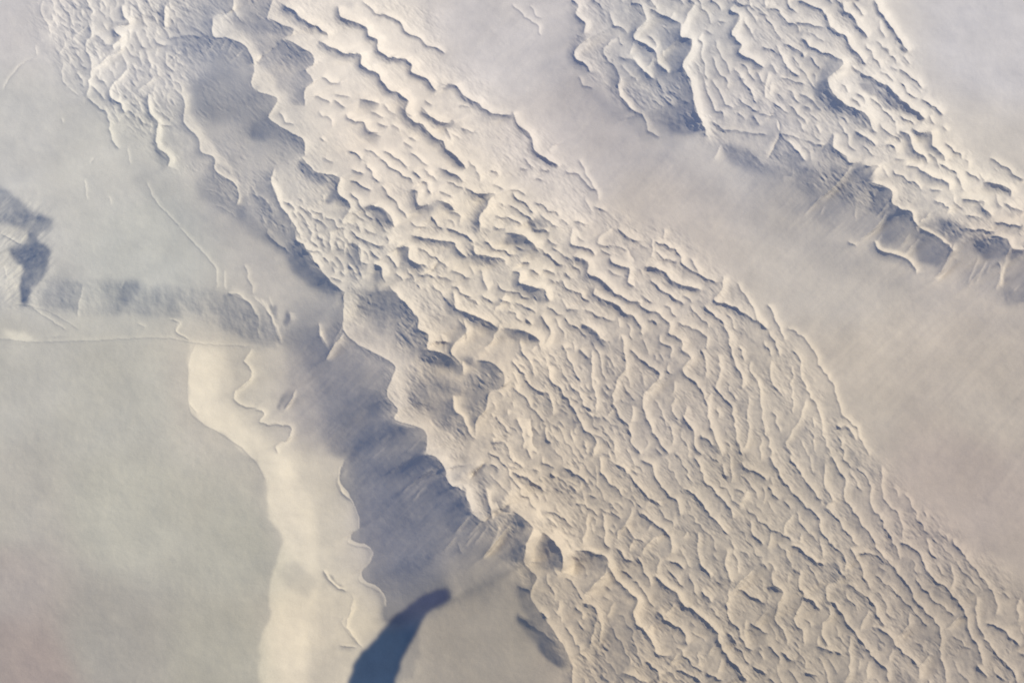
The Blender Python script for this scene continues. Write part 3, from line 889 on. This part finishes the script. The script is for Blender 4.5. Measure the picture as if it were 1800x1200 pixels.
LAM = .10
Near = np.zeros((NV, NU))
def stroke(pts, L_, wl, R_, ws, tapl, paint, scal=0.0):
    # the slip face turns away from the sun on one side of a crest, the windward side faces it on the other
    r = seg_field(pts, (max(wl, ws) if paint else max(3.0*wl, 1.5*ws))+8, scal)
    if r is None: return
    sl_, d, s, t, Ln, an = r
    tap = np.clip(np.minimum(t, Ln-t)/min(tapl, Ln*.4+1e-6), 0, 1); tap = tap*(2-tap)
    side = sstep(-.35, .35, s/np.maximum(d, .6))
    wL = tap*side*np.clip(1-d/wl, 0, 1)**.8; wR = tap*(1-side)*np.clip(1-d/ws, 0, 1)**1.3
    if paint is False:
        wL = .78*wL + .34*tap*side*np.clip(1-d/(3.0*wl), 0, 1)**1.2
        wR = .70*wR + .38*tap*(1-side)*np.clip(1-d/(1.5*ws), 0, 1)**1.0
    if paint is False:                                  # crests running south-east turn their slip face away most
        wL = wL*(.35+.75*sstep(-.1, .75, an)); wR = wR*(1.15-.45*sstep(.3, .95, an))
    B = Bt[sl_]
    if paint == 'rib': B = np.clip(B + wR*R_ - wL*L_, .04, 1.5)
    elif paint: B = B*(1-wL)+L_*wL; B = B*(1-wR)+R_*wR
    else: B = B*(1+wL*(L_-1))+wR*(R_-1)*np.clip(B, .35, 1)
    Bt[sl_] = B
    Near[sl_] = np.maximum(Near[sl_], tap*np.exp(-(d/14)**2))
MAIN = '''
0.45 90 1.15 20 403,-40 409,14 376,30 373,43 376,63 400,68 430,80 445,110 447,128 441,145 450,160
0.35 50 1.25 22 450,160 487,173 475,198 474,212 507,230 533,247 537,275
0.50 40 1.30 20 480,300 477,320 486,347 493,363 510,383 535,427
0.12 40 1.30 20 535,427 562,470 578,490 605,515
0.60 30 1.30 24 605,512 603,545 605,580 608,588
0.55 60 1.32 24 604,570 608,588 633,607 660,625 692,640 690,662 680,693
0.06 60 1.30 26 684,690 700,720 694,740 720,750 740,752 750,768 748,797 766,803 783,827 788,852 817,868 829,900
0.45 26 1.30 20 829,900 850,916 872,898 900,903
0.28 40 1.32 26 900,903 925,912 937,930 927,957 922,990
0.45 20 1.28 20 922,985 943,1013 933,1047 960,1090 990,1133 1007,1170 998,1240
0.45 26 1.28 30 493,-40 478,5 471,25 471,35 493,42 515,51 513,61 498,70 530,83 550,97 550,113 538,123 550,143 536,160 537,187
'''
for ln in MAIN.strip().splitlines():
    f = ln.split(); stroke(P(' '.join(f[4:])), float(f[0]), float(f[1]), float(f[2]), float(f[3]), 12, True); stroke(P(' '.join(f[4:])), .3, 3.5, 1.42, 8, 8, True)
dl = []
for ln in DUNES.strip().splitlines():
    f = ln.split(); ti, tj, A, wl, ws = int(f[0]), int(f[1]), float(f[2]), float(f[3]), float(f[4])
    dl.append((wl, A, ws, [(450*ti + float(a.split(',')[0])/3, 400*tj + float(a.split(',')[1])/3) for a in f[5:]]))
for wl, A, ws, pts in sorted(dl, key=lambda q: -q[0]):
    stroke(pts, max(.22, .92-.065*A), wl*.8, 1.34, ws*.7, 16, True); stroke(pts, max(.15, .7-.05*A), 3.5, 1.42, 6, 10, True)
for A, pts in lines(CREST):
    x_ = sum(p[0] for p in pts)/len(pts); y_ = sum(p[1] for p in pts)/len(pts)
    g_ = .5 if (x_ < 420 and y_ > 235) or (x_ < 150) else 1.0 if sum(p[0] for p in pts)/len(pts) > 880 and sum(p[1] for p in pts)/len(pts) > 380 else .75
    k_ = 1 if g_ > .6 else .6
    stroke(pts, max(.05, .95-.23*A*g_), (2.2+1.15*A)*k_, 1.25+.12*A*g_, (4.5+2.4*A)*k_, 8, False, 2.6 if g_ > .6 else .6)
rng = np.random.default_rng(7)
def scatter(n, poly, ang0, spacing, a0, a1, l0, l1):
    xs = [p[0] for p in poly]; ys = [p[1] for p in poly]; made = 0
    for _ in range(n*6):
        if made >= n: break
        x = rng.uniform(max(min(xs), -80), min(max(xs), 1880)); y = rng.uniform(max(min(ys), -80), min(max(ys), 1280))
        i = int(ix(x)); j = int(iy(y))
        if not inside(poly, np.array([[x]]), np.array([[y]]))[0, 0] or Near[j, i] > spacing: continue
        A = rng.uniform(a0, a1); L_ = rng.uniform(l0, l1); an_ = math.radians(ang0 + rng.normal(0, 16)); bend = rng.uniform(-.35, .35)
        pts = [(x+math.cos(an_+bend*k)*L_*k/2, y+math.sin(an_+bend*k)*L_*k/2) for k in (-1, -.4, .3, 1)]
        stroke(pts, max(.1, .95-.2*A), 2.6+1.35*A, 1.2+.10*A, 4.5+1.9*A, 8, False, 2.2); made += 1
def follow(n, poly, angs, a0, a1, lmax, gap):
    xs = [p[0] for p in poly]; ys = [p[1] for p in poly]; made = 0
    for _ in range(n*8):
        if made >= n: break
        x = rng.uniform(max(min(xs), -60), min(max(xs), 1860)); y = rng.uniform(max(min(ys), -60), min(max(ys), 1260))
        def free(x, y): return -90 < x < 1890 and -90 < y < 1290 and inside(poly, np.array([[x]]), np.array([[y]]))[0, 0] and Near[int(iy(y)), int(ix(x))] < gap
        if not free(x, y): continue
        side = []
        wob = rng.normal(0, 8)
        for sg_ in (1, -1):
            q = [(x, y)]; l_ = 0
            while l_ < lmax*rng.uniform(.3, .6):
                w_ = [1/((q[-1][0]-a)**2+(q[-1][1]-b)**2+400) for a, b, c in angs]; th = math.radians(sum(i*c for i, (a, b, c) in zip(w_, angs))/sum(w_) + wob + rng.normal(0, 13))
                nx, ny = q[-1][0]+sg_*11*math.cos(th), q[-1][1]+sg_*11*math.sin(th)
                if not free(nx, ny): break
                q.append((nx, ny)); l_ += 11
            side.append(q)
        q = side[1][::-1][:-1]+side[0]
        if len(q) < 3: continue
        A = rng.uniform(a0, a1)
        stroke(q, max(.08, .95-.23*A), 2.0+1.0*A, 1.22+.11*A, 4.0+2.0*A, 8, False, 2.8); made += 1
SOUTHEAST = P('900,560 1250,520 1400,640 1500,780 1850,1100 1850,1260 1010,1260 960,1030 960,900 850,860 860,780 900,660')
NORTH = P('560,150 800,170 930,260 1060,380 1250,500 1000,560 900,600 760,520 620,470 540,400 500,320 560,280')
follow(190, SOUTHEAST, [(950, 700, 55), (1100, 680, 62), (1200, 720, 75), (1350, 650, 68), (1450, 800, 62), (1600, 950, 58), (1750, 1120, 50), (1300, 900, 58), (1150, 950, 52), (1200, 1120, 45), (1450, 1080, 58), (1000, 850, 48), (1050, 1050, 60)], 1.7, 3.4, 170, .42)
scatter(90, SOUTHEAST, 58, .3, 2.0, 3.0, 12, 26)
scatter(120, P('860,640 1100,620 1130,900 1040,960 870,860'), 55, .75, 1.6, 2.8, 10, 24)
follow(60, P('600,260 800,260 1000,380 1220,480 1250,560 1000,600 900,600 760,520 640,480 560,400'), [(650, 400, 45), (800, 400, 30), (950, 480, 30), (1100, 480, 38), (1200, 520, 45)], 2.6, 3.8, 90, .42)
scatter(40, NORTH, 40, .4, 1.6, 3.0, 14, 34)
scatter(150, P('80,0 330,0 330,120 300,220 240,240 140,150'), 62, .5, 1.2, 2.4, 12, 30)
scatter(70, P('430,330 620,380 680,470 600,500 540,430'), 55, .6, 2.0, 3.2, 12, 26)
follow(45, P('1040,-20 1540,-20 1640,200 1760,330 1640,340 1440,270 1240,210 1140,170'), [(1100, 50, 60), (1250, 60, 62), (1400, 200, 48), (1550, 180, 48), (1650, 330, 35)], 2.4, 3.4, 90, .4)
scatter(60, P('1020,-20 1540,-20 1660,240 1800,340 1800,400 1640,360 1440,280 1240,220 1120,180'), 50, .5, 1.8, 3.4, 16, 38)
for A, pts in lines(RIBS):
    pts = [(x, y) for x, y in pts]
    stroke(pts, .12, 2.5+1.0*A, .30+.05*A, 3+1.3*A, 12, 'rib')
EDGES = '''
1.12 6 0.36 40 606,808 598,826 598,846 612,866 622,885 630,905 632,925 618,940 620,950 645,957 655,972 650,990 636,1002 640,1018 662,1030 676,1045 678,1066
0.72 4 1.12 8 594,815 595,835 592,850 598,862 618,880 630,910 628,930 612,948 622,958 650,963 655,982 642,1000 632,1010 632,1020 650,1030 672,1042
0.70 4 1.12 8 345,603 332,640 332,712 355,742 410,775 450,812 468,845
0.72 3 1.15 6 617,1042 622,1056 620,1072 604,1086 602,1098 618,1118 640,1140
0.78 3 1.20 6 -20,592 60,600 150,598 240,594 300,594 345,603 400,606 440,608
0.75 3 1.15 5 10,540 40,535 90,550 140,580
0.75 3 1.15 5 300,560 312,566 310,583 335,598
'''
for ln in EDGES.strip().splitlines():
    f = ln.split(); stroke(P(' '.join(f[4:])), float(f[0]), float(f[1]), float(f[2]), float(f[3]), 10, float(f[2]) < 1)
Bt = .85*Bt + .15*blur(Bt, .8)
Bt = 1 + (Bt-1)*.97
Bt *= 1 + .07*fbm(U/45, V/45, 141, 3) + .05*fbm((U+V*.3)/16, (V-U*.3)/11, 143, 3) + .10*soft(BENCH, 8)*fbm((U-V*.4)/34, (V+U*.4)/60, 145, 3)
# outside the frame the land goes on in the same manner
jj = np.clip(np.abs(np.round(iy(np.abs(v_in))).astype(int)), 0, NV-1); mir = lambda a, hi: np.where(a < 0, -a, np.where(a > hi, 2*hi-a, a))
jj = np.round(iy(mir(v_in, 1200))).astype(int); ii = np.round(ix(mir(u_in, 1800))).astype(int)
Bt = Bt[jj][:, ii]
se = math.sin(SUN_EL)
p_s = np.tan(SUN_EL - np.arcsin(np.clip(Bt, .07, 1.5)*se))        # rise towards the sun, per unit
win = sstep(0, 70, np.minimum(np.minimum(U-u_in[0], u_in[-1]-U), np.minimum(V-v_in[0], v_in[-1]-V)))
p_s = p_s*win
fu = 2*math.pi*np.fft.fftfreq(NU, STEP)[None, :]; fv = 2*math.pi*np.fft.fftfreq(NV, STEP)[:, None]
kx = fu; ky = -fv*math.cos(TILT)
ks = kx*math.cos(SUN_AZ)+ky*math.sin(SUN_AZ); kt = -kx*math.sin(SUN_AZ)+ky*math.cos(SUN_AZ)
den = ks**2 + LAM*kt**2 + (2*math.pi/3500)**2
SUNV = np.array([math.cos(SUN_EL)*math.cos(SUN_AZ), math.cos(SUN_EL)*math.sin(SUN_AZ), math.sin(SUN_EL)])
def place(Uq, Vq, Zq):
    # a point of the land lies on the sight line of its place in the photograph, at its own height
    dx = (Uq-900)/F; dy = -(Vq-600)/F; ct = math.cos(TILT); st_ = math.sin(TILT)
    DY = dy*ct + st_; DZ = dy*st_ - ct; k = (CAM[2]-Zq)/(-DZ)
    return np.stack([CAM[0]+k*dx, CAM[1]+k*DY, Zq], -1)
def normals(co):
    n = np.cross(np.gradient(co, axis=0), np.gradient(co, axis=1))
    n /= np.linalg.norm(n, axis=-1, keepdims=True); return n*np.sign(n[..., 2:3])
want = np.clip(Bt, .05, 1.6)*win + (1-win)
for it in range(5):
    Hs = np.real(np.fft.ifft2(-1j*ks*np.fft.fft2(p_s)/den))
    got = np.clip(normals(place(U, V, Hs)) @ SUNV, -.3, 1)/se
    err = blur(got-want, .7); print('fit', it, float(np.abs(err).mean()), float(Hs.min()), float(Hs.max()))
    p_s = p_s + .55*err*win
    p_s = np.clip(p_s, -.75, .62)


mF = soft(FIELD, 14); mFF = soft(FARFIELD, 10); mS = np.clip(soft(SHADE, 14)+soft(SHADE2, 14), 0, 1)

# minor dunelets and wind ripples between the traced crests
wx = U + 14*fbm(U/60, V/60, 31, 3); wy = V + 14*fbm(U/60+9, V/60, 33, 3)
ca, sa = math.cos(math.radians(52)), math.sin(math.radians(52))
al = wx*ca + wy*sa; ac = -wx*sa + wy*ca          # along the crests / across them (south-west positive)
def saw(ph):                                      # asymmetric wave, steep face to the south-west
    f = ph - np.floor(ph); return np.where(f < .76, f/.76, (1-f)/.24)
patch = .5+.5*fbm(U/42, V/42, 41, 3)
ph1 = ac/15.0 + 1.6*fbm(al/26, ac/26, 43, 3); ph2 = ac/8.5 + 1.8*fbm(al/15, ac/15, 45, 3)
small = 1.7*saw(ph1)*sstep(.42, .62, patch) + .8*saw(ph2)*sstep(.40, .60, .5+.5*fbm(U/30, V/30, 47, 3))
alw = al + 9*fbm(U/33, V/33, 121, 2); acw = ac + 8*fbm(U/27, V/27, 123, 2)
cx_ = alw/44.0; cy_ = acw/25.0
ci = np.floor(cx_).astype(np.int64); cj = np.floor(cy_).astype(np.int64); f1 = np.full(U.shape, 9.0); f2 = np.full(U.shape, 9.0)
for di in (-1, 0, 1):
    for dj in (-1, 0, 1):
        a_ = ci+di; b_ = cj+dj; hh = ((a_*73856093) ^ (b_*19349663)) & 0xffffff; hh = (hh*1103515245+12345) & 0x7fffffff
        jx = ((hh >> 5) & 1023)/1023.0; jy = ((hh >> 15) & 1023)/1023.0
        dd = np.hypot(cx_-a_-jx, cy_-b_-jy); f2 = np.where(dd < f1, f1, np.minimum(f2, dd)); f1 = np.minimum(f1, dd)
cell = np.exp(-(f2-f1)/.13)
retic = sstep(250, 560, V+.35*(U-900))*.75+.25
small = .6*cell*retic + .3*small*sstep(.45, .6, patch)
small = blur(small, 1.0)
smooth = np.clip(np.exp(-(((U-640)/170)**2+((V-200)/170)**2)) + np.exp(-(((U-400)/110)**2+((V-200)/120)**2)), 0, 1)
Hf = small*(mF+mFF)*(1-.7*Near)*.75*(1-.8*smooth)
Hf += 3.0*fbm(U/60, V/60, 53, 2)*(mF+.8*mFF)*(1-.8*smooth) + .9*fbm(U/22, V/22, 51, 3)*(mF+.8*mFF)*(1-.7*smooth)
Hf += (.30*fbm(U/7, V/7, 151, 3) + .5*(patch > .5)*fbm((U+V)/16, (V-U)/6, 153, 2))*(mF+mFF)*(1-.6*smooth)
Hf += mS*1.3*fbm((U-V*.8)/110, (V+U*.8)/15, 61, 3)              # gullies down the shaded flanks
rest = 1-np.clip(mF+mFF, 0, 1)
Hf += rest*(.5*fbm(U/45, V/45, 71, 3) + .10*fbm(U/7, V/7, 73, 2) + .9*soft(P('850,-60 960,60 1100,220 1300,340 1500,420 1850,560 1850,1000 1700,880 1500,720 1300,470 1100,350 930,200 800,60'), 30)*fbm((U-V*.9+20*np.sin(V/90))/150, (V+U*.9)/24, 77, 3))
scarp = soft(P('-200,480 90,485 260,498 400,512 470,545 520,580 500,615 440,600 330,558 140,553 -200,540'), 6)
Hf += scarp*(1.0*fbm(U/26, V/26, 81, 4) + .15*fbm((U-.3*V)/9, V/30, 83, 2)) + 1.5*soft(P('-60,310 90,370 90,480 40,540 -60,520'), 8)*fbm((U-V*.8)/40, (V+U*.8)/8, 85, 3)
Hz = Hs + Hf
# dark ribbon up the valley: its shade is painted into the ground colour
SHADE_RIBBON = P('598,1320 603,1230 611,1196 622,1165 634,1147 648,1134 662,1121 671,1104 682,1091 702,1077 720,1064 736,1050 752,1040 768,1034 784,1034 791,1042 788,1054 778,1062 762,1069 750,1079 740,1096 732,1115 722,1130 712,1150 704,1170 694,1195 688,1230 684,1320')
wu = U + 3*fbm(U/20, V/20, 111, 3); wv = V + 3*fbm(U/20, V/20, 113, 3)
mR = inside(SHADE_RIBBON, wu, wv).astype(float); mRs = blur(mR, 2.2)
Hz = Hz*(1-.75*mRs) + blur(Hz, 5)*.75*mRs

# ------------------------------------------------------------------ sand colour (what the ground itself is)
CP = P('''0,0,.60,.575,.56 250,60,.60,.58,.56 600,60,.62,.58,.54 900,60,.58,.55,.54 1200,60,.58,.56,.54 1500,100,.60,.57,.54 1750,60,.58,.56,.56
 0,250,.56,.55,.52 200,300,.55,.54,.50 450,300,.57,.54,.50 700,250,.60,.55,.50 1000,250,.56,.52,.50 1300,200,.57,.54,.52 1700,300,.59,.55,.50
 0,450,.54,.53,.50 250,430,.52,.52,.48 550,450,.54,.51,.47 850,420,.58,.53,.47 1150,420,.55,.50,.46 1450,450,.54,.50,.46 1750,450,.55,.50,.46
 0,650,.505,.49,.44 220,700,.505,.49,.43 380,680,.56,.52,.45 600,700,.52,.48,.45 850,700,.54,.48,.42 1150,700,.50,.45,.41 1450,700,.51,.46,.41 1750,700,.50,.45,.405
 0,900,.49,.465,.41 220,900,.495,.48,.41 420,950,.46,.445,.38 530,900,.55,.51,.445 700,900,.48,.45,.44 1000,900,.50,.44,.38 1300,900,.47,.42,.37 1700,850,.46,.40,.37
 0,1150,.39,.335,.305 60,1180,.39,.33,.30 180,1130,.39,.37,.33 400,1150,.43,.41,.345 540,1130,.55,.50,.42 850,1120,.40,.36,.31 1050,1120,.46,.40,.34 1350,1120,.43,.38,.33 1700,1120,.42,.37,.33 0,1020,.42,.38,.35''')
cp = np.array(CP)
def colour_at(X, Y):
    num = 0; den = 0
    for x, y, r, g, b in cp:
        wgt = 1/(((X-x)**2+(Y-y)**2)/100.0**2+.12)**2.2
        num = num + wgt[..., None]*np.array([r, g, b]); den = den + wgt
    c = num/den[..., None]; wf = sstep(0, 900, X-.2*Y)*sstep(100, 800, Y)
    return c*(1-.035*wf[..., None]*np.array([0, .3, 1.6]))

# ------------------------------------------------------------------ join with coarse land outside the detailed part
def outer(a0, a1, lo, hi):
    st = STEP; l = []; x = a0
    while x > lo: st = min(st*1.06, 60); x -= st; l.append(x)
    st = STEP; r = []; x = a1
    while x < hi: st = min(st*1.06, 60); x += st; r.append(x)
    return np.array(l[::-1]), np.array(r)
ul, ur = outer(u_in[0], u_in[-1], -2200, 4000); vt, vb = outer(v_in[0], v_in[-1], -1100, 3200)
we = sstep(4, 60, np.minimum(np.minimum(U-u_in[0], u_in[-1]-U), np.minimum(V-v_in[0], v_in[-1]-V)))
Hz = Hz*we + blur(Hz, 28)*(1-we)
ua = np.concatenate([ul, u_in, ur]); va = np.concatenate([vt, v_in, vb])
Z = np.pad(Hz, ((len(vt), len(vb)), (len(ul), len(ur))), mode='edge')
UA, VA = np.meshgrid(ua, va)
dout = np.maximum(np.maximum(u_in[0]-UA, UA-u_in[-1]), np.maximum(v_in[0]-VA, VA-v_in[-1])).clip(0)
oa = UA*ca + VA*sa + 25*fbm(UA/90, VA/90, 95, 2); oc = -UA*sa + VA*ca + 22*fbm(UA/70+5, VA/70, 97, 3)
dune = saw(oc/34.0 + .8*fbm(oa/50, oc/50, 99, 3))*sstep(-.25, .25, fbm(UA/330, VA/330, 89, 2))
Z = Z*np.exp(-dout/260) + (9*fbm(UA/170, VA/170, 91, 4) + 6.5*dune*np.exp(-dout/900))*(1-np.exp(-dout/60))*(dout > 0)

NVa, NUa = Z.shape
ct, st_ = math.cos(TILT), math.sin(TILT)
co = place(UA, VA, Z); nrm = normals(co)

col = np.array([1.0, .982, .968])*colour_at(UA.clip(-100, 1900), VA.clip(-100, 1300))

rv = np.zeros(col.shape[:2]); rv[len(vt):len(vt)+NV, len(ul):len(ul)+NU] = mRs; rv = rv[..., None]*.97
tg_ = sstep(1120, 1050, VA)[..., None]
col = col*(1-rv) + rv*(np.array([.035, .07, .135])*(1-tg_) + np.array([.12, .13, .19])*tg_)*(1+.12*fbm(UA/30, VA/30, 131, 3))[..., None]  # valley shade painted over the sand: dark blue below, violet in the upper tongue

# ------------------------------------------------------------------ materials
def sand_material(name='sand', rough=.95):
    m = bpy.data.materials.new(name); m.use_nodes = True; n = m.node_tree.nodes; l = m.node_tree.links
    b = n['Principled BSDF']; b.inputs['Roughness'].default_value = rough
    b.inputs['Specular IOR Level'].default_value = .12
    at = n.new('ShaderNodeAttribute'); at.attribute_name = 'sand_colour'
    geo = n.new('ShaderNodeNewGeometry')
    def noise(scale, det):
        t = n.new('ShaderNodeTexNoise'); t.inputs['Scale'].default_value = scale; t.inputs['Detail'].default_value = det
        t.inputs['Roughness'].default_value = .6
        l.new(geo.outputs['Position'], t.inputs['Vector']); return t
    big = noise(.011, 5); mid = noise(.5, 3)
    mx = n.new('ShaderNodeMapRange'); mx.inputs[1].default_value = .3; mx.inputs[2].default_value = .7; mx.inputs[3].default_value = .94; mx.inputs[4].default_value = 1.06
    l.new(big.outputs[0], mx.inputs[0])
    m2 = n.new('ShaderNodeMapRange'); m2.inputs[1].default_value = .3; m2.inputs[2].default_value = .7; m2.inputs[3].default_value = .96; m2.inputs[4].default_value = 1.04
    l.new(mid.outputs[0], m2.inputs[0])
    mm = n.new('ShaderNodeMath'); mm.operation = 'MULTIPLY'; l.new(mx.outputs[0], mm.inputs[0]); l.new(m2.outputs[0], mm.inputs[1])
    sc = n.new('ShaderNodeVectorMath'); sc.operation = 'SCALE'; l.new(at.outputs['Color'], sc.inputs[0]); l.new(mm.outputs[0], sc.inputs['Scale'])
    l.new(sc.outputs[0], b.inputs['Base Color'])
    f1 = noise(.35, 6)
    bp = n.new('ShaderNodeBump'); bp.inputs['Strength'].default_value = .22; bp.inputs['Distance'].default_value = .8
    l.new(f1.outputs[0], bp.inputs['Height']); l.new(bp.outputs[0], b.inputs['Normal'])
    return m
SAND = sand_material(); RIBBON_GROUND = sand_material('shade_ribbon_ground', .5)  # second one carries the painted valley shade, only less rough

# ------------------------------------------------------------------ the land as named stretches sharing their borders
cu = (UA[:-1, :-1]+UA[1:, 1:])/2 + 6*fbm(UA[:-1, :-1]/30, VA[:-1, :-1]/30, 101, 2); cv = (VA[:-1, :-1]+VA[1:, 1:])/2
region = np.zeros(cu.shape, int)
region[inside(NWPLAIN, cu, cv)] = 1
region[inside(SWPLAIN, cu, cv)] = 2
region[inside(BENCH, cu, cv)] = 3
region[inside(P('520,590 600,600 690,650 680,700 700,745 750,770 790,850 830,905 905,1000 925,1040 955,1095 1003,1180 990,1400 990,3000 440,3000 440,1400 600,1400 640,1145 670,1110 675,1045 640,1005 650,965 630,925 600,850 610,815 540,790 470,745 430,690 440,610'), cu, cv) & (region == 0)] = 4
region[inside(FIELD, cu, cv)] = 5
region[inside(FARFIELD, cu, cv)] = 6
region[inside(P('1530,-200 1560,20 1620,110 1670,220 1720,280 1950,360 9000,360 9000,-2000 1530,-2000'), cu, cv)] = 7
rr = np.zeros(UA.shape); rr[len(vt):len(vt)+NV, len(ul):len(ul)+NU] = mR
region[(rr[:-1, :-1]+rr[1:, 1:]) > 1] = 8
NAMES = {8: ('shade_ribbon', 'dark blue ribbon of painted shade narrowing up the valley from the bottom edge', 'shade_ribbon'),
         0: ('sand_plain', 'smooth sand corridor running between the two dune fields', 'sand plain'),
         1: ('plateau', 'pale flat plateau with a grey stepped edge left of the dunes', 'plateau'),
         2: ('gravel_plain', 'flat grey-green plain in the lower left, reddish in its corner', 'plain'),
         3: ('valley_bench', 'bright cream sunlit bench curving down along the plain', 'valley side'),
         4: ('valley_floor', 'shaded blue-grey flank and floor of the valley below the dune front', 'valley'),
         5: ('dune_field', 'broad field of rippled cream dunes crossing from top left to bottom right', 'dunes'),
         6: ('dune_field', 'smaller field of steep pale dunes in the top right', 'dunes'),
         7: ('desert_plain', 'smooth pale plain in the top right corner beyond the dunes', 'plain')}
idx = np.arange(NVa*NUa).reshape(NVa, NUa)
quads = np.stack([idx[:-1, :-1], idx[1:, :-1], idx[1:, 1:], idx[:-1, 1:]], -1)
cof = co.reshape(-1, 3); nf = nrm.reshape(-1, 3); cf = col.reshape(-1, 3)
for r_, (nm, lab, cat) in NAMES.items():
    q = quads[region == r_]
    if not len(q): continue
    used, inv = np.unique(q.reshape(-1), return_inverse=True)
    me = bpy.data.meshes.new(nm); me.vertices.add(len(used)); me.vertices.foreach_set('co', cof[used].astype(np.float32).ravel())
    me.loops.add(inv.size); me.loops.foreach_set('vertex_index', inv.astype(np.int32).ravel())
    me.polygons.add(len(q)); me.polygons.foreach_set('loop_start', np.arange(0, inv.size, 4, dtype=np.int32))
    me.polygons.foreach_set('loop_total', np.full(len(q), 4, np.int32))
    me.polygons.foreach_set('use_smooth', np.ones(len(q), bool))
    me.update(calc_edges=True)
    ca_ = me.attributes.new('sand_colour', 'FLOAT_COLOR', 'POINT')
    ca_.data.foreach_set('color', np.concatenate([cf[used], np.ones((len(used), 1))], 1).astype(np.float32).ravel())
    me.normals_split_custom_set_from_vertices(nf[used].tolist())
    me.materials.append(RIBBON_GROUND if nm == 'shade_ribbon' else SAND)
    o = bpy.data.objects.new(nm, me); scn.collection.objects.link(o)
    o['kind'] = 'structure'; o['label'] = lab; o['category'] = cat
